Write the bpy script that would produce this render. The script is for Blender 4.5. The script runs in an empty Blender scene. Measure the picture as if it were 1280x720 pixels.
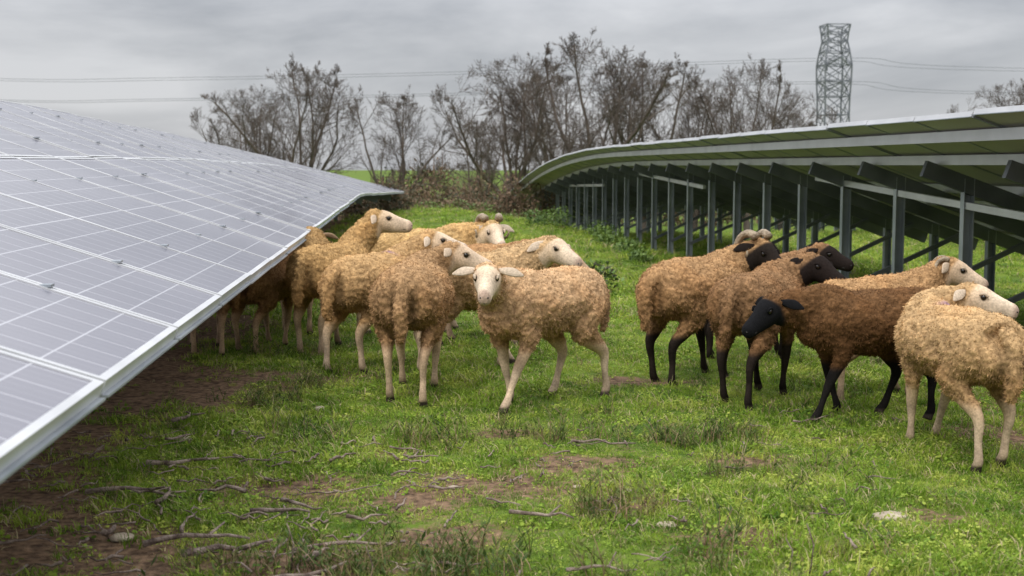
import bpy, math, random
import numpy as np
from mathutils import Vector, noise, Matrix
R=math.radians
random.seed(5); rng=np.random.default_rng(5)
scene=bpy.context.scene
scene.view_settings.view_transform='Standard'
try: scene.view_settings.look='None'
except Exception: pass
scene.view_settings.exposure=0

# ------------------------------------------------------------ helpers
def smooth01(t):
    t=np.clip(t,0,1); return t*t*(3-2*t)
def gz(x,y):
    x=np.asarray(x,float); y=np.asarray(y,float)
    d=.0028*np.clip(y-24,0,22)**2
    d=d+1.8*(1-np.exp(-np.clip(y-46,0,None)*.0683))
    d=d+9*smooth01((y-110)/220)
    s=smooth01((x-2)/3)*.35
    m=.30*np.exp(-((x-.8)/2.4)**2)*np.exp(-((y-33)/6)**2)
    b=.012*np.sin(x*2.1+1.3*np.sin(y*1.1))+.010*np.sin(y*2.7+x*1.7)+.006*np.sin(x*6.3+y*4.1)
    b=b*(1+2*smooth01((y-12)/10))
    return m-d-s+b
PATCH=[(.35,4.95,.42),(.05,4.75,.3),(.75,5.2,.32),(1.9,4.3,.2),(-.5,5.0,.35),(-.75,7.6,.6),(-.5,4.0,.55),(.2,4.3,.25),(.5,5.9,.22),(1.3,7.4,.3),(3.0,6.0,.5),(1.1,4.1,.25),(-.1,5.5,.2),(1.5,5.3,.22),(.8,4.6,.2)]
def dirtf(x,y):
    x=np.asarray(x,float); y=np.asarray(y,float)
    n=.5+.25*np.sin(x*3.1+1.7*np.sin(y*1.9))+.25*np.sin(y*2.3+2.1*np.sin(x*1.3+2))
    n2=.5+.5*np.sin(x*9.0+2*np.sin(y*7.0))*np.sin(y*8.0+2*np.sin(x*5))
    n3=.5+.5*np.sin(x*21+3*np.sin(y*13.0))*np.sin(y*19+3*np.sin(x*11))
    sh=.30*smooth01((5.0-y)/1.2)
    left=smooth01((-x-.80+sh-.5*(n-.5))/.6)*.95
    right=smooth01((x-2.9-.5*(n-.5))/.8)*smooth01((9-y)/4)*.9
    patch=0
    for (cx,cy,r) in PATCH:
        patch=np.maximum(patch,np.exp(-(((x-cx)/r)**2+((y-cy)/(r*.6))**2))*.82)
    return np.clip(np.maximum(np.maximum(left,right),patch)*(.35+.5*n2+.5*n3)+.6*np.clip(n2*n*n3-.22,0,1),0,1)

def new_mat(name,base=(.5,.5,.5),rough=.7,metal=0,spec=.5):
    m=bpy.data.materials.new(name); m.use_nodes=True
    b=m.node_tree.nodes['Principled BSDF']
    b.inputs['Base Color'].default_value=(*base,1); b.inputs['Roughness'].default_value=rough
    b.inputs['Metallic'].default_value=metal; b.inputs['Specular IOR Level'].default_value=spec
    return m,m.node_tree,b
def noisy(name,c1,c2,scale=5,rough=.7,metal=0,spec=.5,bump=0,bscale=None,coord='Object',detail=6):
    m,nt,b=new_mat(name,c1,rough,metal,spec)
    tc=nt.nodes.new('ShaderNodeTexCoord'); n=nt.nodes.new('ShaderNodeTexNoise')
    n.inputs['Scale'].default_value=scale; n.inputs['Detail'].default_value=detail
    nt.links.new(tc.outputs[coord],n.inputs['Vector'])
    r=nt.nodes.new('ShaderNodeValToRGB'); r.color_ramp.elements[0].position=.35; r.color_ramp.elements[1].position=.65
    r.color_ramp.elements[0].color=(*c1,1); r.color_ramp.elements[1].color=(*c2,1)
    nt.links.new(n.outputs['Fac'],r.inputs['Fac']); nt.links.new(r.outputs['Color'],b.inputs['Base Color'])
    if bump:
        n2=nt.nodes.new('ShaderNodeTexNoise'); n2.inputs['Scale'].default_value=bscale or scale*5
        nt.links.new(tc.outputs[coord],n2.inputs['Vector'])
        bp=nt.nodes.new('ShaderNodeBump'); bp.inputs['Strength'].default_value=bump; bp.inputs['Distance'].default_value=.02
        nt.links.new(n2.outputs['Fac'],bp.inputs['Height']); nt.links.new(bp.outputs['Normal'],b.inputs['Normal'])
    return m
def make_obj(name,V,F,mats=(),smooth=True,mi=None,link=True,parent=None,coll=None):
    me=bpy.data.meshes.new(name)
    me.from_pydata([tuple(v) for v in V],[],F); me.update()
    for m in mats: me.materials.append(m)
    if mi is not None: me.polygons.foreach_set('material_index',np.array(mi,dtype=np.int32))
    me.polygons.foreach_set('use_smooth',np.full(len(me.polygons),smooth))
    o=bpy.data.objects.new(name,me)
    if coll is not None: coll.objects.link(o)
    elif link: scene.collection.objects.link(o)
    if parent: o.parent=parent
    return o
def tube(V,F,pts,radii,n=8,up=(0,0,1),cap=True):
    up=Vector(up); P=[Vector(p) for p in pts]; base=len(V); m=len(P)
    for i,p in enumerate(P):
        T=(P[min(i+1,m-1)]-P[max(i-1,0)])
        if T.length<1e-9: T=Vector((0,0,1))
        T.normalize(); S=up.cross(T)
        if S.length<.05: S=Vector((.3,1,.2)).cross(T)
        S.normalize(); U=T.cross(S)
        r=radii[i]; rw,rh=(r if isinstance(r,(tuple,list)) else (r,r))
        for k in range(n):
            a=2*math.pi*k/n
            V.append(p+S*(rw*math.cos(a))+U*(rh*math.sin(a)))
    for i in range(m-1):
        for k in range(n):
            a=base+i*n+k; b=base+i*n+(k+1)%n
            F.append((a,b,b+n,a+n))
    if cap:
        F.append(tuple(base+k for k in reversed(range(n))))
        F.append(tuple(base+(m-1)*n+k for k in range(n)))
def catmull(pts,rad,sub=4):
    P=[np.array(list(p)+list(r if isinstance(r,(tuple,list)) else (r,r)),float) for p,r in zip(pts,rad)]
    out=[]
    for i in range(len(P)-1):
        p0=P[max(i-1,0)];p1=P[i];p2=P[i+1];p3=P[min(i+2,len(P)-1)]
        for k in range(sub):
            t=k/sub
            out.append(.5*((2*p1)+(-p0+p2)*t+(2*p0-5*p1+4*p2-p3)*t*t+(-p0+3*p1-3*p2+p3)*t**3))
    out.append(P[-1])
    return [o[:3] for o in out],[(max(.002,o[3]),max(.002,o[4])) for o in out]
def stube(V,F,pts,rad,n=14,up=(0,0,1),sub=4):
    p,r=catmull(pts,rad,sub); tube(V,F,p,r,n,up)
def beam(V,F,a,b,w,h,up=(0,0,1)):
    a=Vector(a);b=Vector(b);T=(b-a).normalized();S=Vector(up).cross(T)
    if S.length<.05: S=Vector((1,0,0))
    S.normalize();U=T.cross(S);base=len(V)
    for p in (a,b):
        for sx,sy in ((-1,-1),(1,-1),(1,1),(-1,1)): V.append(p+S*(sx*w/2)+U*(sy*h/2))
    i=base
    F.extend([(i,i+3,i+2,i+1),(i+4,i+5,i+6,i+7),(i,i+1,i+5,i+4),(i+1,i+2,i+6,i+5),(i+2,i+3,i+7,i+6),(i+3,i,i+4,i+7)])

# ------------------------------------------------------------ camera
cam=bpy.data.cameras.new('camera'); co=bpy.data.objects.new('camera',cam); scene.collection.objects.link(co)
co.location=(0,0,1.26); co.rotation_euler=(R(90-5.46),0,R(-5)); cam.lens=45; cam.sensor_width=36
cam.clip_end=6000; cam.clip_start=.05
cam.dof.use_dof=True; cam.dof.focus_distance=6.6; cam.dof.aperture_fstop=4.5
scene.camera=co

# ------------------------------------------------------------ sky + sun
w=bpy.data.worlds.new('World'); scene.world=w; w.use_nodes=True; nt=w.node_tree; nt.nodes.clear()
N=nt.nodes.new; L=nt.links.new
out=N('ShaderNodeOutputWorld'); mix=N('ShaderNodeMixShader'); mix.inputs[0].default_value=.88
bg1=N('ShaderNodeBackground'); bg2=N('ShaderNodeBackground'); bg1.inputs['Strength'].default_value=.08
sky=N('ShaderNodeTexSky'); sky.sky_type='NISHITA'; sky.sun_disc=False; sky.sun_elevation=R(48); sky.sun_rotation=R(215)
L(sky.outputs[0],bg1.inputs['Color'])
tc=N('ShaderNodeTexCoord'); mp=N('ShaderNodeMapping'); mp.inputs['Scale'].default_value=(1,1,3.4)
mp.inputs['Location'].default_value=(.3,.1,.25)
L(tc.outputs['Generated'],mp.inputs['Vector'])
nz=N('ShaderNodeTexNoise'); nz.inputs['Scale'].default_value=3.2; nz.inputs['Detail'].default_value=7; nz.inputs['Roughness'].default_value=.54; nz.inputs['Distortion'].default_value=.4
L(mp.outputs[0],nz.inputs['Vector'])
rp=N('ShaderNodeValToRGB'); e=rp.color_ramp.elements
e[0].position=.35; e[0].color=(.345,.36,.395,1); e[1].position=.65; e[1].color=(.71,.715,.74,1)
L(nz.outputs['Fac'],rp.inputs['Fac'])
sp=N('ShaderNodeSeparateXYZ'); L(tc.outputs['Generated'],sp.inputs[0])
mr=N('ShaderNodeMapRange'); mr.inputs['From Min'].default_value=.10; mr.inputs['From Max'].default_value=.85
mr.inputs['To Min'].default_value=1.0; mr.inputs['To Max'].default_value=4.6
L(sp.outputs['Z'],mr.inputs['Value'])
L(rp.outputs['Color'],bg2.inputs['Color']); L(mr.outputs[0],bg2.inputs['Strength'])
L(bg1.outputs[0],mix.inputs[1]); L(bg2.outputs[0],mix.inputs[2]); L(mix.outputs[0],out.inputs['Surface'])
sl=bpy.data.lights.new('sun','SUN'); sl.energy=1.5; sl.angle=R(10); sl.color=(1,.95,.87)
so=bpy.data.objects.new('sun',sl); scene.collection.objects.link(so)
so.rotation_euler=(R(42),0,R(-35))

# ------------------------------------------------------------ ground
def axis(lo,hi,step,far):
    c=list(np.arange(lo,hi,step)); d=step
    a=[];x=lo
    while x>-far: d*=1.35; x-=d; a.append(x)
    d=step;b=[];x=c[-1]
    while x<far: d*=1.35; x+=d; b.append(x)
    return np.array(a[::-1]+c+b)
xs=axis(-8,14,.09,3500); ys=axis(-2,56,.12,3500)
X,Y=np.meshgrid(xs,ys); Z=gz(X,Y)
nx=len(xs); ny=len(ys)
V=np.stack([X.ravel(),Y.ravel(),Z.ravel()],1)
ii=(np.arange(ny-1)[:,None]*nx+np.arange(nx-1)[None]).ravel()
F=np.stack([ii,ii+1,ii+1+nx,ii+nx],1)
me=bpy.data.meshes.new('ground'); me.from_pydata(V.tolist(),[],F.tolist())
ca=me.color_attributes.new(name='dirt',type='FLOAT_COLOR',domain='POINT')
dd=dirtf(V[:,0],V[:,1]); dd=np.where((np.abs(V[:,0])<15)&(V[:,1]<60),dd,.0)
ca.data.foreach_set('color',np.stack([dd,dd,dd,np.ones_like(dd)],1).astype(np.float32).ravel())
me.polygons.foreach_set('use_smooth',np.ones(len(me.polygons),bool))
g=bpy.data.objects.new('ground',me); scene.collection.objects.link(g)
m,nt,b=new_mat('ground_mat',(.08,.12,.03),.95,0,.15); N=nt.nodes.new; L=nt.links.new
tc=N('ShaderNodeTexCoord')
n1=N('ShaderNodeTexNoise'); n1.inputs['Scale'].default_value=1.1; n1.inputs['Detail'].default_value=8
n2=N('ShaderNodeTexNoise'); n2.inputs['Scale'].default_value=28; n2.inputs['Detail'].default_value=6
L(tc.outputs['Object'],n1.inputs['Vector']); L(tc.outputs['Object'],n2.inputs['Vector'])
r1=N('ShaderNodeValToRGB'); e=r1.color_ramp.elements; e[0].position=.35;e[0].color=(.05,.095,.012,1); e[1].position=.66;e[1].color=(.15,.21,.025,1)
L(n1.outputs['Fac'],r1.inputs['Fac'])
r2=N('ShaderNodeValToRGB'); e=r2.color_ramp.elements; e[0].position=.3;e[0].color=(.05,.030,.019,1); e[1].position=.72;e[1].color=(.27,.175,.105,1)
L(n2.outputs['Fac'],r2.inputs['Fac'])
at=N('ShaderNodeAttribute'); at.attribute_name='dirt'
ad=N('ShaderNodeMath'); ad.operation='MULTIPLY_ADD'; L(n2.outputs['Fac'],ad.inputs[0]); ad.inputs[1].default_value=.7; L(at.outputs['Fac'],ad.inputs[2])
st=N('ShaderNodeMapRange'); st.inputs['From Min'].default_value=.48; st.inputs['From Max'].default_value=.72; L(ad.outputs[0],st.inputs['Value'])
mx=N('ShaderNodeMix'); mx.data_type='RGBA'; L(st.outputs[0],mx.inputs['Factor']); L(r1.outputs[0],mx.inputs['A']); L(r2.outputs[0],mx.inputs['B'])
L(mx.outputs['Result'],b.inputs['Base Color'])
bp=N('ShaderNodeBump'); bp.inputs['Strength'].default_value=.9; bp.inputs['Distance'].default_value=.03; L(n2.outputs['Fac'],bp.inputs['Height']); L(bp.outputs[0],b.inputs['Normal'])
me.materials.append(m)

# ------------------------------------------------------------ grass etc.
def grass_mat(name,c1,c2,c3):
    m,nt,b=new_mat(name,c1,.6,0,.2); N=nt.nodes.new; L=nt.links.new
    oi=N('ShaderNodeObjectInfo'); ge=N('ShaderNodeNewGeometry')
    n=N('ShaderNodeTexNoise'); n.inputs['Scale'].default_value=1.9; n.inputs['Detail'].default_value=6; n.inputs['Roughness'].default_value=.68; L(ge.outputs['Position'],n.inputs['Vector'])
    a=N('ShaderNodeMath'); a.operation='MULTIPLY_ADD'; L(oi.outputs['Random'],a.inputs[0]); a.inputs[1].default_value=.35; L(n.outputs['Fac'],a.inputs[2])
    r=N('ShaderNodeValToRGB'); e=r.color_ramp.elements; e[0].position=.47;e[0].color=(*c1,1);e[1].position=.88;e[1].color=(*c3,1)
    k=r.color_ramp.elements.new(.67); k.color=(*c2,1)
    L(a.outputs[0],r.inputs['Fac']); L(r.outputs[0],b.inputs['Base Color'])
    t=N('ShaderNodeBsdfTranslucent'); L(r.outputs[0],t.inputs['Color'])
    ms=N('ShaderNodeMixShader'); ms.inputs[0].default_value=.3
    o=nt.nodes['Material Output']; L(b.outputs[0],ms.inputs[1]); L(t.outputs[0],ms.inputs[2]); L(ms.outputs[0],o.inputs['Surface'])
    return m
gm=grass_mat('grass_mat',(.075,.15,.015),(.21,.33,.030),(.42,.47,.085))
gd=grass_mat('weed_mat',(.05,.085,.02),(.11,.155,.035),(.20,.21,.06))
dry=noisy('dry_stalk_mat',(.18,.10,.055),(.38,.28,.16),8)
dryg=noisy('dry_grass_mat',(.26,.22,.10),(.44,.36,.19),8)
src=bpy.data.collections.new('grass_sources'); srcw=bpy.data.collections.new('weed_sources')
def blade(V,F,x,y,h,wd,lean,az,wa):
    base=len(V); dx=math.cos(az);dy=math.sin(az);sx=math.cos(wa);sy=math.sin(wa)
    for t,ww in ((0,1),(.55,.8)):
        l=lean*t*t*h; z=h*t*(1-.25*lean*t)
        V.append((x+dx*l-sx*wd*ww/2,y+dy*l-sy*wd*ww/2,z)); V.append((x+dx*l+sx*wd*ww/2,y+dy*l+sy*wd*ww/2,z))
    V.append((x+dx*lean*h,y+dy*lean*h,h*(1-.3*lean)))
    F.append((base,base+1,base+3,base+2)); F.append((base+2,base+3,base+4))
for c in range(8):
    V=[];F=[];mi=[]
    hh=[.020,.026,.034,.018,.026,.055,.03,.022][c]
    for k in range(20 if c<6 else 12):
        r=.055*math.sqrt(random.random());a=random.random()*6.3
        blade(V,F,r*math.cos(a),r*math.sin(a),hh*random.uniform(.5,1.3),random.uniform(.003,.005),random.uniform(.2,1.2),random.random()*6.3,random.random()*6.3)
        mi+=[1 if ((c==6 and random.random()<.8) or random.random()<.07) else 0]*2
    if c in (0,3,7):
        for k in range(20):
            r=.06*math.sqrt(random.random());a=random.random()*6.3;x=r*math.cos(a);y=r*math.sin(a);z=random.uniform(.005,.018);s=random.uniform(.003,.007);i=len(V)
            tx,ty=random.uniform(-.5,.5),random.uniform(-.5,.5)
            for q in range(5):
                cx_,cy_=s*math.cos(q*1.257),s*math.sin(q*1.257); V.append((x+cx_,y+cy_,z+cx_*tx+cy_*ty))
            F.append(tuple(range(i,i+5)));mi.append(0)
    make_obj('grass_clump',V,F,[gm,dryg],False,mi,coll=src)
def scatter(name,P,S,coll,seed=0,tilt=.15):
    n=len(P); me=bpy.data.meshes.new(name); me.vertices.add(n); me.vertices.foreach_set('co',np.asarray(P,np.float32).ravel())
    a=me.attributes.new('sc','FLOAT','POINT'); a.data.foreach_set('value',np.asarray(S,np.float32))
    r=np.stack([rng.normal(0,tilt,n),rng.normal(0,tilt,n),rng.random(n)*6.283],1).astype(np.float32)
    a=me.attributes.new('ro','FLOAT_VECTOR','POINT'); a.data.foreach_set('vector',r.ravel())
    o=bpy.data.objects.new(name,me); scene.collection.objects.link(o)
    ng=bpy.data.node_groups.new(name+'_nodes','GeometryNodeTree')
    ng.interface.new_socket(name='Geometry',in_out='INPUT',socket_type='NodeSocketGeometry')
    ng.interface.new_socket(name='Geometry',in_out='OUTPUT',socket_type='NodeSocketGeometry')
    gi=ng.nodes.new('NodeGroupInput');go=ng.nodes.new('NodeGroupOutput')
    ci=ng.nodes.new('GeometryNodeCollectionInfo'); ci.inputs['Collection'].default_value=coll
    ci.inputs['Separate Children'].default_value=True; ci.inputs['Reset Children'].default_value=True
    ip=ng.nodes.new('GeometryNodeInstanceOnPoints'); ip.inputs['Pick Instance'].default_value=True
    a1=ng.nodes.new('GeometryNodeInputNamedAttribute'); a1.data_type='FLOAT'; a1.inputs['Name'].default_value='sc'
    a2=ng.nodes.new('GeometryNodeInputNamedAttribute'); a2.data_type='FLOAT_VECTOR'; a2.inputs['Name'].default_value='ro'
    l=ng.links.new
    l(gi.outputs[0],ip.inputs['Points']); l(ci.outputs[0],ip.inputs['Instance']); l(a1.outputs[0],ip.inputs['Scale']); l(a2.outputs[0],ip.inputs['Rotation']); l(ip.outputs[0],go.inputs[0])
    md=o.modifiers.new('scatter','NODES'); md.node_group=ng
    return o
PP=[];SS=[]
def band(y0,y1,dens,sc,keep=1.0,xl=-.40,xr=.58):
    area=(xr-xl)*(y1*y1-y0*y0)/2+1.5*(y1-y0); n=int(area*dens)
    y=np.sqrt(rng.random(n)*(y1*y1-y0*y0)+y0*y0); x=(xl+(xr-xl)*rng.random(n))*y+rng.normal(0,.4,n)
    d=dirtf(x,y); k=rng.random(n)>d*1.3*keep
    x=x[k];y=y[k]; n=len(x)
    s=sc*np.exp(rng.normal(0,.28,n))*(1+.35*np.sin(x*2.3+y)*np.sin(y*1.9)+.2*np.sin(x*7.1+y*3)*np.sin(y*8.3))
    s=s*np.where(x<-.3,1.25,1)
    PP.append(np.stack([x,y,gz(x,y)-.002],1)); SS.append(np.clip(s,.2,sc*1.9))
band(2.6,6,1050,.68); band(6,10,620,.80); band(10,17,220,1.2); band(17,40,60,2.0)
P=np.concatenate(PP);S=np.concatenate(SS); pm=rng.permutation(len(P))
scatter('grass',P[pm],S[pm],src)
def stalk_clump(n,h,leaf=True,drym=False):
    V=[];F=[];mi=[]
    for k in range(n):
        az=random.random()*6.3;ln=random.uniform(.1,.8);hh=h*random.uniform(.4,1.1);x0=random.gauss(0,.035);y0=random.gauss(0,.035)
        pts=[(x0+math.cos(az)*ln*hh*t*t,y0+math.sin(az)*ln*hh*t*t,hh*t) for t in (0,.35,.7,1)]
        f0=len(F); tube(V,F,pts,[.0022,.0018,.0015,.0009],3,cap=False); mi+= [1 if drym or random.random()<.45 else 0]*(len(F)-f0)
        if leaf:
            for q in range(7):
                t=random.uniform(.1,1);p=Vector(pts[0]).lerp(Vector(pts[3]),t); a=random.random()*6.3;s=random.uniform(.010,.026)*h/.14
                d=Vector((math.cos(a),math.sin(a),random.uniform(.2,1.4)))*s;sd=Vector((-math.sin(a),math.cos(a),0))*s*.22;i=len(V)
                V.extend([p,p+d*.5+sd,p+d,p+d*.5-sd]);F.append((i,i+1,i+2,i+3));mi.append(0)
    return V,F,mi
for c in range(5):
    V,F,mi=stalk_clump([7,10,5,9,12][c],[.12,.10,.16,.09,.14][c],True,c==2)
    make_obj('weed_clump',V,F,[gd,dry],False,mi,coll=srcw)
n=480; y=np.sqrt(rng.random(n)*(15**2-3**2)+9); x=(-.33+.8*rng.random(n))*y; k=(x>-1.3)&(np.sin(x*3.1+y*2)+np.sin(y*3.7-x)>-.4); x=x[k];y=y[k]
CL=[(.15,5.75,.22,18),(.8,5.8,.26,22),(1.35,5.7,.22,22),(.05,4.0,.2,46),(.75,4.5,.12,16),(-.75,6.9,.10,14),(-.55,7.2,.10,12),(1.6,4.9,.25,14),(-.25,3.85,.25,36),(1.1,11,.5,20),(-.6,8.6,.3,10),(1.0,3.75,.4,16),(-.35,5.9,.15,10)]
cx=np.concatenate([rng.normal(a,c,int(q)) for a,b_,c,q in CL]); cy=np.concatenate([rng.normal(b_,c*.6,int(q)) for a,b_,c,q in CL])
ws=np.concatenate([rng.uniform(.35,.8,len(x)),rng.uniform(.5,1.15,len(cx))])
x=np.concatenate([x,cx]);y=np.concatenate([y,cy])
scatter('meadow_weeds',np.stack([x,y,gz(x,y)-.004],1),ws,srcw)

wood=noisy('dead_wood_mat',(.085,.055,.042),(.32,.25,.20),25,.9,bump=.5)
V=[];F=[]
def twig(x,y,a,l,r,lift=.02):
    pts=[];rad=[];px,py=x,y;aa=a
    for k in range(6):
        pts.append((px,py,float(gz(px,py))+lift+r+random.uniform(-.004,.014)));rad.append(r*(1-.13*k)); aa+=random.uniform(-.35,.35); px+=math.cos(aa)*l/5;py+=math.sin(aa)*l/5
    tube(V,F,pts,rad,5)
    if l>.2:
        q=pts[3]; b2=a+random.choice((-1,1))*.8; tube(V,F,[q,(q[0]+math.cos(b2)*l*.25,q[1]+math.sin(b2)*l*.25,q[2]+random.uniform(.0,.04))],[r*.6,r*.3],4)
for (x,y,a,l,r) in [(-.85,4.2,.2,.35,.012),(-.7,4.05,.5,.3,.014),(-.35,4.1,.2,.35,.010),(-.3,3.95,1.1,.16,.014),(-.55,4.6,.3,.22,.011),(-1.0,4.3,1.2,.12,.012),
    (.38,4.45,-.2,.24,.009),(-.6,4.9,2.6,.2,.010),(-.45,4.75,-1,.2,.009),(-.9,4.7,1.0,.25,.011),(-.2,4.5,.4,.15,.008),(.75,5.55,.3,.3,.007),(-1.05,5.3,.6,.3,.012),(-1.2,4.9,.1,.4,.011),
    (.1,4.8,.0,.14,.007),(-.5,3.7,.3,.4,.013),(-.3,5.3,.5,.18,.008),(-.75,4.35,2.0,.2,.008),(-1.1,6.2,.8,.3,.012),(1.45,3.9,1.4,.12,.006),(1.9,6.0,.2,.2,.006),(1.3,5.0,.5,.18,.005),(.5,3.8,.2,.22,.007)]: twig(x,y,a,l,r)
for k in range(190):
    twig(random.uniform(-1.7,.15),random.uniform(3.4,6.0),random.random()*6.3,random.uniform(.05,.22),random.uniform(.003,.007))
for k in range(60):
    y=random.uniform(3.6,6.3); twig(random.uniform(0,.4*y),y,random.random()*6.3,random.uniform(.04,.15),random.uniform(.0025,.005),.018)
for (x,y,h) in [(-.35,3.95,.16),(.74,4.35,.10),(1.25,3.75,.16),(1.2,3.8,.1),(-.1,3.75,.14)]:
    z=float(gz(x,y)); tube(V,F,[(x,y,z),(x+.01,y,z+h*.6),(x-.01,y+.01,z+h)],[.004,.003,.002],4)
make_obj('fallen_twigs',V,F,[wood])
stone=noisy('stone_mat',(.30,.24,.17),(.50,.42,.32),14,.9,bump=.4)
for (x,y,s,fl) in [(-.42,6.62,.035,.5),(.92,4.3,.04,.28),(1.72,4.3,.07,.18),(.85,4.75,.03,.3),(.2,4.9,.025,.3),(-1.0,5.9,.05,.4),(.68,4.85,.02,.4),(-.95,4.35,.04,.4)]:
    V=[];F=[];nr=7;ns=10
    for i in range(nr+1):
        for j in range(ns):
            t=math.pi*i/nr;p=2*math.pi*j/ns; v=Vector((math.sin(t)*math.cos(p),math.sin(t)*math.sin(p)*.75,math.cos(t)*fl)); v*=s*(1+.35*noise.noise(v*2.2+Vector((x*9,y,0)))); V.append(v)
    for i in range(nr):
        for j in range(ns): a=i*ns+j;b_=i*ns+(j+1)%ns;F.append((a,a+ns,b_+ns,b_))
    o=make_obj('stone',V,F,[stone]); o.location=(x,y,float(gz(x,y))+s*fl*.6)

# ------------------------------------------------------------ solar tables
alu=noisy('aluminium_mat',(.52,.525,.53),(.63,.635,.64),3,.38,.45)
steel=noisy('galvanised_steel_mat',(.27,.30,.33),(.43,.46,.49),2.5,.45,.45)
steel_shaded=noisy('shaded_steel_mat',(.11,.12,.13),(.18,.19,.205),2.5,.5,.4)  # same galvanised steel, with the shade under the tables put into its colour
back=noisy('backsheet_mat',(.42,.39,.40),(.50,.47,.48),1.2,.6)
pg,nt,b=new_mat('panel_glass_mat',(.08,.08,.12),.17,0,.6); N=nt.nodes.new; L=nt.links.new
uv=N('ShaderNodeUVMap'); uv.uv_map='UVMap'; sx=N('ShaderNodeSeparateXYZ'); L(uv.outputs[0],sx.inputs[0])
def lines(sock,period,wd):
    d=N('ShaderNodeMath');d.operation='DIVIDE';L(sock,d.inputs[0]);d.inputs[1].default_value=period
    f=N('ShaderNodeMath');f.operation='FRACT';L(d.outputs[0],f.inputs[0])
    c=N('ShaderNodeMath');c.operation='COMPARE';L(f.outputs[0],c.inputs[0]);c.inputs[1].default_value=0;c.inputs[2].default_value=wd/period
    c2=N('ShaderNodeMath');c2.operation='COMPARE';L(f.outputs[0],c2.inputs[0]);c2.inputs[1].default_value=1;c2.inputs[2].default_value=wd/period
    a=N('ShaderNodeMath');a.operation='MAXIMUM';L(c.outputs[0],a.inputs[0]);L(c2.outputs[0],a.inputs[1]);return a.outputs[0]
def mxx(a,b_):
    q=N('ShaderNodeMath');q.operation='MAXIMUM';L(a,q.inputs[0]);L(b_,q.inputs[1]);return q.outputs[0]
ln=mxx(lines(sx.outputs['X'],.157,.0026),lines(sx.outputs['Y'],.168,.0026))
big=lines(sx.outputs['Y'],.84,.004); bus=lines(sx.outputs['X'],.0523,.0008)
tc=N('ShaderNodeTexCoord'); nz=N('ShaderNodeTexNoise'); nz.inputs['Scale'].default_value=.8; nz.inputs['Detail'].default_value=6; L(tc.outputs['Object'],nz.inputs['Vector'])
rp=N('ShaderNodeValToRGB'); e=rp.color_ramp.elements; e[0].color=(.085,.08,.112,1);e[1].color=(.15,.145,.175,1); e[0].position=.3;e[1].position=.7; L(nz.outputs['Fac'],rp.inputs['Fac'])
m1=N('ShaderNodeMix');m1.data_type='RGBA';L(bus,m1.inputs['Factor']);L(rp.outputs[0],m1.inputs['A']);m1.inputs['B'].default_value=(.25,.25,.28,1)
m2=N('ShaderNodeMix');m2.data_type='RGBA';L(mxx(ln,big),m2.inputs['Factor']);L(m1.outputs['Result'],m2.inputs['A']);m2.inputs['B'].default_value=(.42,.42,.45,1)
L(m2.outputs['Result'],b.inputs['Base Color'])
rr=N('ShaderNodeMapRange');rr.inputs['To Min'].default_value=.12;rr.inputs['To Max'].default_value=.32;L(nz.outputs['Fac'],rr.inputs['Value']);L(rr.outputs[0],b.inputs['Roughness'])
b.inputs['Specular IOR Level'].default_value=.85; b.inputs['Coat Weight'].default_value=.25; b.inputs['Coat Roughness'].default_value=.16

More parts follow.
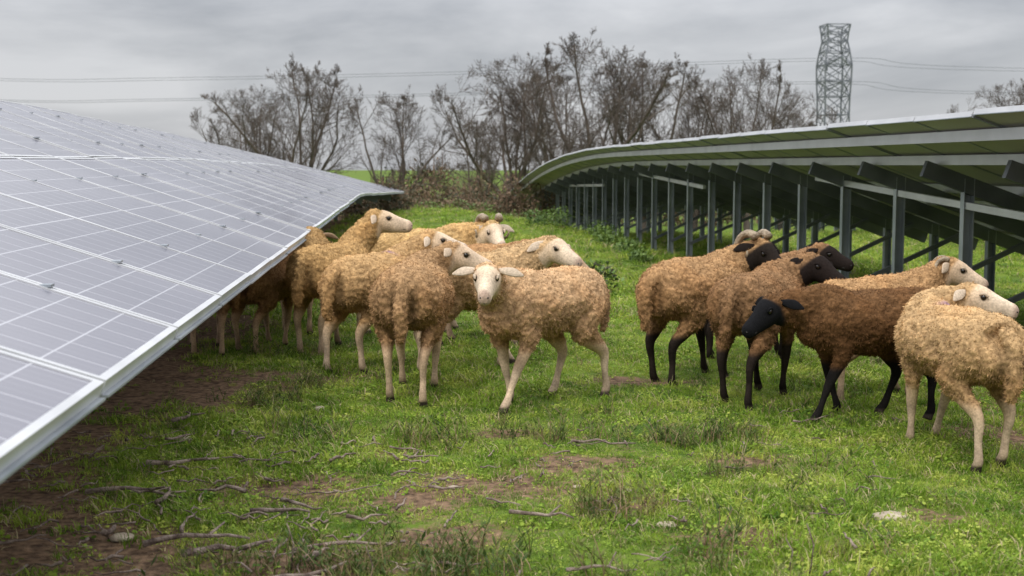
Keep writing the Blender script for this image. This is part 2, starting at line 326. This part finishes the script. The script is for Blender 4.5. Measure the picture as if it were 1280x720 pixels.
def solar_row(keys_low,keys_high,s0,s1,post_sp,post_off,tf=.70,tr=.2,braces=()):
    ky=[k[0] for k in keys_low]; hy=[k[0] for k in keys_high]
    def lo(s): return Vector((np.interp(s,ky,[k[1] for k in keys_low]),s,np.interp(s,ky,[k[2] for k in keys_low])))
    def hi(s): return Vector((np.interp(s,hy,[k[1] for k in keys_high]),s,np.interp(s,hy,[k[2] for k in keys_high])))
    def P(s,t,off=0):
        a=lo(s);b_=hi(s);n=(Vector((0,1,0))).cross(b_-a); 
        if n.z<0: n=-n
        n.normalize(); return a.lerp(b_,t)+n*off
    root=bpy.data.objects.new('solar_panel_row',None); scene.collection.objects.link(root)
    V=[];F=[];MI=[];UVs=[]
    s=s0;k=0; CV=[];CF=[]
    mod=1.0
    while s+mod<=s1+.01:
        amp=.35 if s<6 else 1
        cj=random.uniform(-.006,.006)*amp
        for j in range(2):
            ta,tb=(j*.5+.0025,(j+1)*.5-.0025); sa,sb=s+.008,s+mod-.008
            jz=[cj+random.uniform(-.005,.005)*amp for _ in range(4)]; off=0
            st=[(sa,ta),(sb,ta),(sb,tb),(sa,tb)]
            if (hi(s)-lo(s)).x>0: st=[st[0],st[3],st[2],st[1]]
            fw=.022; ds=fw; dt=fw/3.5
            inn=[(min(max(q[0],sa+ds),sb-ds),min(max(q[1],ta+dt),tb-dt)) for q in st]
            i=len(V)
            for q,z in zip(st,jz): V.append(P(q[0],q[1],off+z))
            for q,z in zip(inn,jz): V.append(P(q[0],q[1],off+z))
            for q,z in zip(inn,jz): V.append(P(q[0],q[1],off+z-.004))
            for q,z in zip(st,jz): V.append(P(q[0],q[1],off+z-.038))
            for q in range(4):
                r=(q+1)%4
                F.append((i+q,i+r,i+4+r,i+4+q));MI.append(1);UVs+= [(0,0)]*4
                F.append((i+4+q,i+4+r,i+8+r,i+8+q));MI.append(1);UVs+=[(0,0)]*4
                F.append((i+12+q,i+12+r,i+r,i+q));MI.append(1);UVs+=[(0,0)]*4
            F.append((i+8,i+9,i+10,i+11));MI.append(0);UVs+=[((q[0]-sa),(q[1]-ta)*3.5) for q in inn]
            F.append((i+15,i+14,i+13,i+12));MI.append(2);UVs+=[(0,0)]*4
            for (a,c) in ((0,1),(1,2),(2,3),(3,0)):
                beam(CV,CF,V[i+12+a]*.995+V[i+12+c]*.005-Vector((0,0,.004)),V[i+12+c]*.995+V[i+12+a]*.005-Vector((0,0,.004)),.03,.006)
            for tt in (.12,.38):
                t=ta+tt; beam(CV,CF,P(s-.022,t,.004+cj),P(s+.022,t,.004+cj),.035,.008)
        s+=mod;k+=1
    o=make_obj('panels',V,F,[pg,alu,back],False,MI,parent=root)
    u=o.data.uv_layers.new(name='UVMap'); u.data.foreach_set('uv',np.array(UVs,np.float32).ravel())
    make_obj('clamps_and_rims',CV,CF,[steel],False,parent=root)
    V=[];F=[]
    for t in (.93,.79,.57,.43,.2,.07):
        ss=list(np.arange(s0+.05,s-.05,2.0))+[s-.05]
        for a,c in zip(ss[:-1],ss[1:]):
            beam(V,F,P(a,t,-.088),P(c,t,-.088),.05,.08)
    for (ya,za,yb,zb) in braces:
        pa=P(ya,tf);pb=P(yb,tf); beam(V,F,(pa.x-.08,ya,za),(pb.x-.08,yb,zb),.045,.06)
    make_obj('purlins',V,F,[alu],False,parent=root)
    V=[];F=[];V2=[];F2=[]
    y=s0+post_off
    while y<s-.2:
        a=P(y,.82,-.20);c=P(y,.04,-.20)
        beam(V2,F2,a,c,.06,.14)
        for t in (tf,tr):
            p=P(y,t,-.2); zg=float(gz(p.x,p.y)); x0=p.x
            beam(V,F,(x0,y+.04,zg-.1),(x0,y+.04,p.z+.06),.085,.006,up=(0,1,0))
            for sgn in (-1,1):
                beam(V,F,(x0+sgn*.043,y+.005,zg-.1),(x0+sgn*.043,y+.005,p.z+.06),.006,.075,up=(0,1,0))
        p=P(y,tf,-.2);q=P(y,tr+.08,-.24); zg=float(gz(p.x,y))
        beam(V2,F2,(p.x,y-.04,zg+.28),(q.x,y-.04,q.z),.045,.045)
        y+=post_sp
    make_obj('posts',V,F,[steel],False,parent=root); make_obj('rafters',V2,F2,[steel_shaded],False,parent=root)
    return root
solar_row([(0,-.69,.75),(23.5,-.69,.75),(31,.12,.64)],[(0,-4,1.84),(14,-4,1.92),(23.5,-4,1.82),(31.5,-3.2,1.5)],.07,31.1,2.4,.9,tf=.8,tr=.42)
dr=lambda y:.0028*max(0,y-24)**2
kk=[0,24,27,30,33,36,39,42,45,48]
solar_row([(y,7.2,.44-dr(y)) for y in kk],[(y,3.9,1.64-dr(y)) for y in kk],.5,46.5,1.5,1.05,braces=[(14.5,1.12,8.5,.82),(26,1.12,20,.92),(36,.7,30,.8)])
solar_row([(y,15.1,.44-dr(y)) for y in kk],[(y,11.8,1.64-dr(y)) for y in kk],2.5,46.5,1.5,1.05)

# ------------------------------------------------------------ trees
bark=noisy('bark_mat',(.062,.048,.039),(.13,.10,.08),3,.9)
def tree_mesh(seed,height):
    rd=random.Random(seed); V=[];F=[]
    C=Vector((0,0,.60)); E=Vector((.50,.50,.42))
    def inside(p):
        q=p/height-C; return (q.x/E.x)**2+(q.y/E.y)**2+(q.z/E.z)**2+.3*noise.noise(q*5+Vector((seed,0,0)))
    def rec(p,d,l,r,lev):
        nseg=[4,8,6,4,3,2][lev]; pts=[p.copy()];q=p.copy();dd=d.copy(); rend=r*(.8 if lev==0 else .3)
        wig=[.05,.11,.15,.18,.18,.16][lev]; n=0
        for k in range(nseg):
            dd=(dd+Vector((rd.gauss(0,wig),rd.gauss(0,wig),rd.gauss(0,wig)+[0,.08,.08,.08,.07,.06][lev]))).normalized()
            q=q+dd*(l/nseg); pts.append(q.copy()); n+=1
            if lev>0 and inside(q)>rd.uniform(.9,1.08): break
        rad=[r+(rend-r)*(i/n)**.8 for i in range(n+1)]
        tube(V,F,pts,rad,[8,6,5,4,3,3][lev],cap=False)
        if lev>=5: return
        nch=[10,10,8,6,3][lev]
        for c in range(nch):
            t=(rd.uniform(.5,1) if lev==0 else rd.uniform(.2,1)) if c<nch-1 else 1.0
            i=min(int(t*n),n-1); f=t*n-i; pp=pts[i].lerp(pts[i+1],f); rr=rad[i]+(rad[i+1]-rad[i])*f
            dloc=(pts[i+1]-pts[i]).normalized()
            if lev==0:
                az=6.283*c*.382+rd.uniform(-.3,.3); ax=Vector((math.cos(az),math.sin(az),0)); ang=[66,54,44,32,60,38,24,50,16,5][c]+rd.uniform(-6,6)
            else:
                ang=rd.uniform(24,58) if c<nch-1 else 6
                ax=dloc.cross(Vector((rd.gauss(0,1),rd.gauss(0,1),rd.gauss(0,1)))).normalized()
            nd=dloc.copy(); nd.rotate(Matrix.Rotation(R(ang),3,ax))
            if nd.z<0: nd.z*=.2; nd.normalize()
            ll=(.74*height if lev==0 else l*[0,.46,.50,.52,.52][lev])*rd.uniform(.75,1.15)*(1-.3*t if lev else 1)
            rec(pp,nd,ll,max(.0115,rr*(rd.uniform(.40,.56) if lev else rd.uniform(.45,.62))),lev+1)
    rec(Vector((0,0,-.3)),Vector((rd.uniform(-.06,.06),0,1)).normalized(),height*.25,height*.030,0)
    zs=sorted(v.z for v in V); zm=zs[int(len(zs)*.995)]; V=[v*(height/zm) for v in V]
    me=bpy.data.meshes.new('bare_tree'); me.from_pydata(V,[],F); me.materials.append(bark); me.polygons.foreach_set('use_smooth',np.ones(len(me.polygons),bool))
    return me
tm=[tree_mesh(s,10) for s in (3,11,21)]
def put_tree(u,top,D,k,rot,w=1.0):
    xc=(u-640)/1600; x=D*(.996*xc+.087);y=D*(.996-.087*xc)
    zt=1.26+(207-top)*D/1600; zg=float(gz(x,y)); h=zt-zg
    o=bpy.data.objects.new('bare_tree',tm[k]); scene.collection.objects.link(o); o.location=(x,y,zg); s=h/10; o.scale=(s*w,s*w,s); o.rotation_euler=(0,0,rot)
for a in [(378,78,74,0,.3,.95),(315,112,80,1,1.2,.9),(492,118,72,2,2.2,.95),(640,76,72,1,.9,1.0),(738,50,74,0,2.1,1.1),(690,92,84,2,3.2),(805,74,78,2,4.4,1.0),(866,100,84,1,2.9,.85),(600,150,88,2,1.0),(935,78,78,0,5.1,.8),(975,110,84,1,4.0,.8),(1255,106,90,1,.5,.9),(1300,98,92,2,.5)]:
    put_tree(*a)

# ------------------------------------------------------------ bushes / hedge
bushm=noisy('bush_leaf_mat',(.035,.045,.02),(.09,.08,.04),1.5,.8,coord='Object')
bram=noisy('bramble_mat',(.11,.065,.04),(.22,.15,.09),1.8,.9)
leafm=noisy('leaf_mat',(.06,.12,.02),(.15,.23,.04),3,.6)
def bush(name,blobs,nleaf,size,mats,twigs=40,frac=.5,seed=1):
    r=np.random.default_rng(seed); V=[];F=[];mi=[]
    tot=sum(b_[3]*b_[5] for b_ in blobs)
    for (x,y,z,rx,ry,rz) in blobs:
        n=int(nleaf*rx*rz/tot)
        for k in range(n):
            d=r.normal(size=3);d/=np.linalg.norm(d);rad=r.random()**.45*(1+.35*noise.noise(Vector(d*2.3)+Vector((x,y,z))))
            p=np.array([x,y,z])+d*rad*np.array([rx,ry,rz])
            if p[2]<gz(p[0],p[1]): continue
            a=r.normal(size=3);a/=np.linalg.norm(a);b_=np.cross(a,r.normal(size=3));b_/=np.linalg.norm(b_);s=size*r.uniform(.5,1.4)
            i=len(V);V+= [p-a*s,p+b_*s*.45,p+a*s,p-b_*s*.45];F.append((i,i+1,i+2,i+3));mi.append(0 if r.random()<frac else 1)
        for k in range(int(twigs)):
            a=r.random()*6.283; zg=float(gz(x,y)); h=(z+rz-zg)*r.uniform(.6,1.2); px=x+r.normal()*rx*.35
            pts=[(px,y,zg),(px+math.cos(a)*rx*.3,y+math.sin(a)*ry*.3,zg+h*.6),(px+math.cos(a)*rx*.8*r.random(),y+math.sin(a)*ry*.8,zg+h)]
            f0=len(F);tube(V,F,pts,[size*.16,size*.11,size*.05],3,cap=False);mi+=[1]*(len(F)-f0)
    return make_obj(name,V,F,mats,False,mi)
bl=[]
for k in range(60):
    x=-45+k*1.9+random.uniform(-.6,.6); y=random.uniform(96,106); h=random.uniform(2.4,4.8); bl.append((x,y,float(gz(x,y))+h*.45,random.uniform(1.8,2.8),1.5,h*.6))
bush('hedgerow',bl,24000,.22,[bushm,bram],14,.5,3)
bl=[]
for k in range(18):
    x=random.uniform(.3,5.0);y=random.uniform(40,47);h=random.uniform(1.1,2.2); bl.append((x,y,float(gz(x,y))+h*.5,random.uniform(.5,.9),.6,h*.55))
bush('shade_brush',bl,9000,.06,[bushm,bram],30,.35,4)
bl=[]
for k in range(12):
    x=random.uniform(.0,3.2);y=random.uniform(32,37);h=random.uniform(.25,.5); bl.append((x,y,float(gz(x,y))+h*.4,random.uniform(.3,.6),.4,h*.6))
bush('shade_brush',bl,4500,.04,[leafm,bram],20,.55,5)
bl=[]
for k in range(14):
    x=-1.6+k*.14;y=31.5+random.uniform(-.6,1.2);h=random.uniform(.5,.95); bl.append((x,y,float(gz(x,y))+h*.45,.35,.4,h*.55))
bush('shade_brush',bl,4500,.04,[bushm,bram],14,.6,6)  # dark brush added to stand in for shade under the left row's end
for q,(x,y,h) in enumerate([(3.6,20,.3),(3.7,22.5,.35),(3.9,25,.4),(3.4,18,.22),(2.9,27,.4),(3.5,28.5,.45),(1.9,12.6,.33),(3.3,15,.2)]):
    bush('leafy_weed',[(x,y,float(gz(x,y))+h*.45,h*.9,h*.7,h*.6)],500,.03,[leafm,leafm if q!=6 else bushm],10,.7,10+q)

# ------------------------------------------------------------ pylon and wires
pm_=noisy('pylon_steel_mat',(.12,.13,.15),(.19,.20,.22),.5,.6,.3)
V=[];F=[];px,py=83.5,243.; zb=float(gz(px,py))
lev=[(zb,3.6),(-3,3.1),(3,2.7),(7,2.5),(11,2.35),(14.5,2.4),(17.5,2.55),(20.5,2.6),(23,2.25),(25,1.85),(26.6,2.0),(28.1,2.25)]
cor=lambda z,h:[Vector((px+sx_*h,py+sy_*h,z)) for sx_,sy_ in((-1,-1),(1,-1),(1,1),(-1,1))]
for (z0,h0),(z1,h1) in zip(lev[:-1],lev[1:]):
    A=cor(z0,h0);B=cor(z1,h1)
    for k in range(4):
        beam(V,F,A[k],B[k],.26,.26,(0,1,0)); l=(k+1)%4
        beam(V,F,A[k],B[l],.13,.13,(0,.3,1));beam(V,F,A[l],B[k],.13,.13,(0,.3,1));beam(V,F,B[k],B[l],.15,.15,(.1,.3,1))
        mid=(A[k]+A[l])/2; beam(V,F,mid,(B[k]+B[l]+A[k]+A[l])/4+Vector((0,0,.01)),.1,.1,(0,.9,.1))
for z,l in ((21.5,6.5),(16.8,7.5)):
    for s_ in (-1,1):
        e_=Vector((px+s_*.8,py+s_*l,z)); 
        for c_ in (-1,1):
            beam(V,F,Vector((px+c_*2.1,py+s_*2.1,z+.6)),e_,.16,.16); beam(V,F,Vector((px+c_*2.1,py+s_*2.1,z-1.2)),e_,.16,.16)
        tube(V,F,[e_,e_-Vector((0,0,1.6))],[.16,.16],6)
make_obj('electricity_pylon',V,F,[pm_],False)
V=[];F=[]
def wire(pts,r=.036):
    p,_=catmull(pts,[r]*len(pts),8); tube(V,F,p,[r]*len(p),4)
for dy in (0,7):
    for z0,z1,z2,zr,zr2 in ((21.6,18.6,18.2,20.6,20.4),(17.2,14.6,14.1,15.8,15.4)):
        wire([(px+240,py+30+dy,zr2+1),(px+38,py+5+dy,zr),(px,py-3.5+dy,z0),(px-71,py+2+dy,z1+.4),(px-130,py+10+dy,z1-.6),(px-165,py+16+dy,z2),(px-260,py+30+dy,z2+4)])
make_obj('power_lines',V,F,[pm_])

# ------------------------------------------------------------ sheep
bodym,nt,b=new_mat('sheep_coat_mat',(.4,.3,.2),.95,0,.08); N=nt.nodes.new; L=nt.links.new
at=N('ShaderNodeAttribute');at.attribute_name='col'; tc=N('ShaderNodeTexCoord')
v1=N('ShaderNodeTexNoise');v1.inputs['Scale'].default_value=95;v1.inputs['Detail'].default_value=5;L(tc.outputs['Object'],v1.inputs['Vector'])
mrr=N('ShaderNodeMapRange');mrr.inputs['From Min'].default_value=.3;mrr.inputs['From Max'].default_value=.7;mrr.inputs['To Min'].default_value=.74;mrr.inputs['To Max'].default_value=1.2;L(v1.outputs['Fac'],mrr.inputs['Value'])
vm=N('ShaderNodeVectorMath');vm.operation='SCALE';L(at.outputs['Color'],vm.inputs[0]);L(mrr.outputs[0],vm.inputs['Scale'])
L(vm.outputs[0],b.inputs['Base Color'])
bp=N('ShaderNodeBump');bp.inputs['Strength'].default_value=.4;bp.inputs['Distance'].default_value=.004;L(v1.outputs['Fac'],bp.inputs['Height']);L(bp.outputs[0],b.inputs['Normal'])
eyem,_,_=new_mat('eye_mat',(.012,.009,.006),.12,0,.6)
hornm=noisy('horn_mat',(.20,.145,.09),(.38,.30,.20),40,.6,bump=.6,bscale=90)
tagm,_,_=new_mat('ear_tag_mat',(.75,.45,.05),.5)
KINDS={'tan':((.575,.375,.185),(.66,.53,.39),(.56,.42,.29)),
 'tan2':((.48,.295,.135),(.62,.48,.34),(.50,.36,.24)),
 'pink':((.45,.265,.12),(.46,.31,.20),(.46,.32,.22)),
 'brown_under':((.39,.235,.115),(.40,.28,.18),(.40,.28,.18)),
 'darkhead':((.48,.295,.135),(.020,.015,.012),(.024,.018,.014)),
 'brown':((.33,.185,.085),(.018,.013,.011),(.022,.016,.013)),
 'dark':((.18,.096,.044),(.010,.010,.011),(.014,.012,.011))}
def dirv(y,p): return Vector((math.cos(R(p))*math.cos(R(y)),math.cos(R(p))*math.sin(R(y)),math.sin(R(p))))
def sheep(name,x,y,heading,scale,kind,neck,head,legs=(0,0,0,0),horns=0,seed=0,tag=False,mark=False,fat=1.0,long=1.0):
    wool_c,face_c,leg_c=[np.array(c) for c in KINDS[kind]]
    rs=np.random.default_rng(seed+100)
    wool_c=wool_c*rs.uniform(.9,1.1)*np.array((1,rs.uniform(.96,1.04),rs.uniform(.88,1.15)))
    V=[];F=[]
    tr=[(-.425,.57,.05,.07),(-.40,.565,.120,.125),(-.33,.56,.172,.160),(-.20,.552,.194,.174),(-.02,.547,.206,.180),(.13,.55,.198,.180),(.24,.557,.172,.176),(.325,.57,.130,.148),(.375,.58,.07,.09)]
    dz=[rs.uniform(-.008,.008) for _ in tr]
    stube(V,F,[(a,0,z+q) for (a,z,_,_),q in zip(tr,dz)],[(w_*fat,h_*(1+.25*(fat-1))) for _,_,w_,h_ in tr],22)
    ny_,np_=neck; hy_,hp_=head
    p1=Vector((.25,0,.615)); nd=dirv(ny_,np_); p3=p1+nd*.28*long; pm1=p1+dirv(ny_*.5,np_)*.13
    stube(V,F,[(.12,0,.57),p1,pm1,p3,p3+nd*.03],[(.15,.155),(.130,.148),(.098,.118),(.072,.086),(.05,.05)],18)
    hd=dirv(hy_,hp_); ho=p3+Vector((0,0,.02)); side=Vector((0,0,1)).cross(hd).normalized(); hup=hd.cross(side)
    k=1.17
    hr=[(-.055,.03,.03,0),(-.035,.052,.052,0),(0,.060,.068,0),(.04,.060,.069,0),(.08,.053,.065,-.004),(.115,.042,.057,-.009),(.155,.034,.048,-.013),(.19,.031,.042,-.016),(.218,.028,.036,-.018),(.236,.014,.018,-.019)]
    stube(V,F,[ho+hd*(t*k)+hup*(o*k) for t,_,_,o in hr],[(a*k,c*k) for _,a,c,_ in hr],16,up=hup,sub=3)
    for i,(sd,dx) in enumerate(zip((1,-1,1,-1),legs)):
        if i<2:
            pp=[(.24,.10,.52),(.215,.118,.41),(.225+.15*dx,.112,.32),(.24+.45*dx,.103,.217),(.243+.75*dx,.097,.118),(.245+.95*dx,.096,.056),(.258+dx,.096,.03),(.268+dx,.096,0)]
            rr_=[(.07,.11),(.052,.072),(.032,.041),(.0255,.0275),(.0165,.018),(.0215,.024),(.022,.025),(.027,.031)]; sh=-.04
        else:
            pp=[(-.29,.095,.54),(-.25+.1*dx,.120,.42),(-.305+.3*dx,.112,.335),(-.385+.55*dx,.100,.255),(-.378+.75*dx,.097,.143),(-.375+.95*dx,.096,.056),(-.36+dx,.096,.03),(-.35+dx,.096,0)]
            rr_=[(.095,.148),(.074,.108),(.041,.057),(.025,.036),(.0175,.0205),(.0215,.025),(.022,.026),(.027,.031)]; sh=.05
        stube(V,F,[(a+sh,sd*c,z) for a,c,z in pp],rr_,12,up=(1,0,0),sub=3)
    stube(V,F,[(-.39,0,.66),(-.448,0,.61),(-.480,.005,.53),(-.486,.008,.43),(-.474,.008,.345)],[.040,.043,.041,.036,.02],10,up=(1,0,0),sub=3)
    tmp=make_obj('tmp',V,F); 
    md=tmp.modifiers.new('r','REMESH');md.mode='VOXEL';md.voxel_size=.0085
    ms=tmp.modifiers.new('s','SMOOTH');ms.factor=.5;ms.iterations=3
    dg=bpy.context.evaluated_depsgraph_get(); me=bpy.data.meshes.new_from_object(tmp.evaluated_get(dg))
    n=len(me.vertices); v=np.empty(n*3,np.float32);me.vertices.foreach_get('co',v);v=v.reshape(-1,3).astype(float)
    nn=np.empty(n*3,np.float32);me.vertices.foreach_get('normal',nn);nn=nn.reshape(-1,3).astype(float)
    faces=[tuple(p.vertices) for p in me.polygons]
    bpy.data.objects.remove(tmp); bpy.data.meshes.remove(me)
    h=v-np.array(ho);t=h@np.array(hd);rad=np.linalg.norm(h-t[:,None]*np.array(hd),axis=1)
    hs_=h@np.array(side); hu_=h@np.array(hup)
    hm=smooth01((t-.012-.45*np.clip(hu_-.02,0,1))/.03)*(rad<.13)
    z=v[:,2]; lm=smooth01((.335-z)/.05)
    bare=np.maximum(hm,lm); wool=1-bare
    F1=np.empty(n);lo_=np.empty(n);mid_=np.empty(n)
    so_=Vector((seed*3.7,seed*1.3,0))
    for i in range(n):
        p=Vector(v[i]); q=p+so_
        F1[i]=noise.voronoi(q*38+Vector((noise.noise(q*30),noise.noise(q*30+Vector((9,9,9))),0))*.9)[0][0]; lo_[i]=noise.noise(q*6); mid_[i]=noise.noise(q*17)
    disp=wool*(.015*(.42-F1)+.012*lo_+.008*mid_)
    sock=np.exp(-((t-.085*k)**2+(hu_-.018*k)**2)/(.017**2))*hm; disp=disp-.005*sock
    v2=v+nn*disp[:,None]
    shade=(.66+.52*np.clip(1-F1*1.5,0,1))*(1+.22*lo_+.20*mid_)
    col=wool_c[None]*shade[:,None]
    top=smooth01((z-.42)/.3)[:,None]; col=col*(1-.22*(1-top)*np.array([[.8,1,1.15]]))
    dirt=smooth01((lo_-.12)/.3)[:,None]*.3; col=col*(1-dirt)+col*np.array((.72,.60,.48))*dirt
    cr=smooth01((-v[:,0]-.30)/.1)*np.exp(-((np.abs(v[:,1])-.055)/.018)**2)*smooth01((.66-z)/.1)*(z>.33); col=col*(1-.5*cr[:,None])  # crease shade painted into the wool colour either side of the tail
    fc=np.repeat(face_c[None],n,0); mz=smooth01((t-.20*k)/.03)[:,None]
    if kind in('tan','tan2','pink'):
        ck=np.clip(1-t/(.13*k),0,1)[:,None]*.5; fc=fc*(1-ck)+wool_c*1.0*ck
        fc=fc*(1-mz*.8)+np.array((.44,.31,.24))*mz*.8; fc=fc*(1+.3*mid_[:,None])
    sk=np.clip(sock,0,1)[:,None]*.45; fc=fc*(1-sk)
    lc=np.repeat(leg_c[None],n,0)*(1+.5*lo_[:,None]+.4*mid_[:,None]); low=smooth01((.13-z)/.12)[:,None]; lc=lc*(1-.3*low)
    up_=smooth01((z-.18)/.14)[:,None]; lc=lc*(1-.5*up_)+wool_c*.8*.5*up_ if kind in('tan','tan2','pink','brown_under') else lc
    hoof=smooth01((.038-z)/.012)[:,None]; lc=lc*(1-hoof)+np.array((.05,.038,.03))*hoof
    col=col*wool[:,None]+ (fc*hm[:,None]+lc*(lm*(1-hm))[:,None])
    if mark:
        mk=np.exp(-(((v[:,0]-.12)/.02)**2+((v[:,1]+.03)/.05)**2))*(z>.6); mk=(mk*.5)[:,None]; col=col*(1-mk)+np.array((.2,.12,.35))*mk
    VV=[v2];CC=[col];FF=list(faces);MI=[0]*len(faces);nv=n
    K=20000; idx=rs.choice(np.where(wool>.5)[0],K); p=v2[idx]+rs.normal(0,.003,(K,3));nr=nn[idx];a=rs.normal(size=(K,3));tv=np.cross(nr,a);tv/=np.linalg.norm(tv,axis=1)[:,None]+1e-9
    bb=np.cross(nr,tv); wd=rs.uniform(.0013,.0032,K)[:,None]
    b1=p+tv*wd-nr*.003;b2=p-tv*wd-nr*.003;tp=p+nr*rs.uniform(.003,.011,K)[:,None]+bb*rs.uniform(-.010,.010,K)[:,None]+np.array((0,0,-.003))
    VV.append(np.stack([b1,b2,tp],1).reshape(-1,3)); cc=col[idx]*rs.uniform(.8,1.25,K)[:,None]; CC.append(np.repeat(cc,3,0))
    ar=nv+np.arange(K)*3; FF+=list(map(tuple,np.stack([ar,ar+1,ar+2],1).tolist()));MI+=[0]*K;nv+=3*K
    def addpart(V_,F_,c,mi):
        nonlocal nv
        VV.append(np.array([tuple(q) for q in V_]));CC.append(np.repeat(np.array(c)[None],len(V_),0))
        FF.extend(tuple(nv+i for i in f) for f in F_);MI.extend([mi]*len(F_));nv+=len(V_)
    droop=rs.uniform(.12,.38)
    for s_ in (1,-1):
        Ve=[];Fe=[]
        e0=ho+hd*(.002*k)+side*(s_*.052*k)+hup*(.026*k); ed=(side*s_*1.0-hd*.2-hup*(droop+rs.uniform(-.08,.08))).normalized()
        pts=[e0-ed*.01,e0+ed*.03,e0+ed*.07-hup*.003,e0+ed*.10-hup*.010,e0+ed*.125-hup*.018]
        stube(Ve,Fe,pts,[(.012,.010),(.023,.008),(.027,.006),(.018,.005),(.005,.003)],10,up=(hup*.8+hd*.6),sub=3)
        addpart(Ve,Fe,face_c*.8,0)
        if tag and s_==1:
            Ve=[];Fe=[];beam(Ve,Fe,e0+ed*.06-hup*.035+hd*.012,e0+ed*.06+hup*.012+hd*.012,.03,.004,up=hd);addpart(Ve,Fe,(1,.5,0),3)
        Ve=[];Fe=[];ec=ho+hd*(.085*k)+side*(s_*.0475*k)+hup*(.022*k); tube(Ve,Fe,[ec-side*s_*.012,ec-side*s_*.006,ec,ec+side*s_*.006,ec+side*s_*.009],[.007,.0145,.0160,.0115,.003],10,up=hup);addpart(Ve,Fe,(0,0,0),1)
        Ve=[];Fe=[];stube(Ve,Fe,[ec-hd*.022+hup*.006,ec+hup*.018+side*s_*.004,ec+hd*.022+hup*.005],[.005,.008,.005],8,sub=3);addpart(Ve,Fe,face_c*.7,0)
        nc=ho+hd*(.230*k)+side*(s_*.014*k)+hup*(-.010*k);Ve=[];Fe=[];tube(Ve,Fe,[nc-hd*.008,nc,nc+hd*.004],[.004,.007,.002],8,up=hup);addpart(Ve,Fe,(0,0,0),1)
        a0=ho+hd*(.235*k)+hup*(-.034*k);a1=ho+hd*(.178*k)+side*(s_*.030*k)+hup*(-.034*k)
        Ve=[];Fe=[];stube(Ve,Fe,[a0,(a0+a1)/2+side*s_*.008,a1],[.002,.0028,.0015],6,sub=2);addpart(Ve,Fe,(0,0,0),1)
        if horns:
            Ve=[];Fe=[];rc=.062*horns; hc=ho-hd*(.01+rc*.35)+side*(s_*.050)+hup*(.022)
            pts=[];rd_=[]
            for q in range(17):
                a=R(60+q*20*(1 if horns>.7 else .6))
                pts.append(hc+hd*(rc*math.cos(a))+hup*(rc*math.sin(a)) +side*s_*(.0045*q)-hup*.002*q); rd_.append(.025*(1-q/18)*min(1,horns)+.003)
            tube(Ve,Fe,pts,rd_,8,up=side);addpart(Ve,Fe,(0,0,0),2)
    VA=np.concatenate(VV);CA=np.concatenate(CC)
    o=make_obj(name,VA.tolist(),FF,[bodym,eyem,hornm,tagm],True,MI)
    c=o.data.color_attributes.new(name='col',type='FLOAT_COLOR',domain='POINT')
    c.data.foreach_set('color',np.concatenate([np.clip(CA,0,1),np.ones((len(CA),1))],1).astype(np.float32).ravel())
    o.location=(x,y,float(gz(x,y))-.004); o.rotation_euler=(0,0,R(heading)); o.scale=(scale,)*3
    return o
sheep('sheep',.73,6.66,216,.97,'tan',(30,20),(46,-16),(.12,-.08,-.10,.13),seed=1)
sheep('sheep',.07,7.0,82,1.0,'tan2',(-34,22),(-84,-14),(.02,-.05,.06,-.07),seed=2,tag=True,fat=1.05)
sheep('sheep',-.16,7.95,56,.98,'tan',(-22,30),(-54,-8),(.06,-.05,-.06,.05),seed=3,mark=True)
sheep('sheep',-.46,8.85,66,1.03,'tan2',(-27,48),(-60,-6),(.03,-.03,.03,-.05),seed=4,long=1.1)
sheep('sheep',-.74,10.0,84,1.03,'brown_under',(0,5),(0,-20),(.03,-.03,.03,-.05),seed=5)
sheep('sheep',-.94,9.0,70,.92,'brown_under',(0,-5),(0,-40),(.03,-.08,.06,-.05),seed=6,fat=1.08)
sheep('sheep',-1.32,8.8,100,.92,'brown_under',(0,-5),(0,-40),(.05,-.03,.03,-.06),seed=7)
sheep('ram',.14,9.7,-4,1.08,'tan',(-14,18),(-72,-20),(.03,-.03,.03,-.05),horns=1.1,seed=8)
sheep('sheep',.44,7.85,18,1.0,'tan',(-10,24),(-66,-18),(.08,-.06,.03,-.05),seed=9)
sheep('sheep',.62,8.95,-8,.97,'pink',(0,0),(0,-30),(.03,-.03,.03,-.05),seed=10)
sheep('ram',1.76,7.50,42,1.02,'darkhead',(-30,26),(-104,-24),(.03,-.05,.05,-.04),horns=1.15,seed=11,fat=1.04)
sheep('sheep',1.94,6.78,54,.96,'brown',(-32,22),(-110,-18),(.06,-.05,.06,-.08),seed=12,tag=True)
sheep('sheep',2.32,6.20,184,.90,'dark',(4,2),(26,-26),(.10,-.10,-.04,.16),seed=13)
sheep('sheep',2.66,6.90,22,.95,'tan2',(-2,26),(-40,-20),(.03,-.05,.05,-.04),horns=.6,seed=14,tag=True)
sheep('sheep',2.47,5.48,98,.92,'tan',(-72,22),(-130,-12),(.02,.10,-.05,.05),seed=15,tag=True,mark=True,fat=1.04)
sheep('sheep',2.34,8.3,8,.92,'brown',(-5,26),(-54,-14),(.03,-.03,.03,-.05),seed=16)
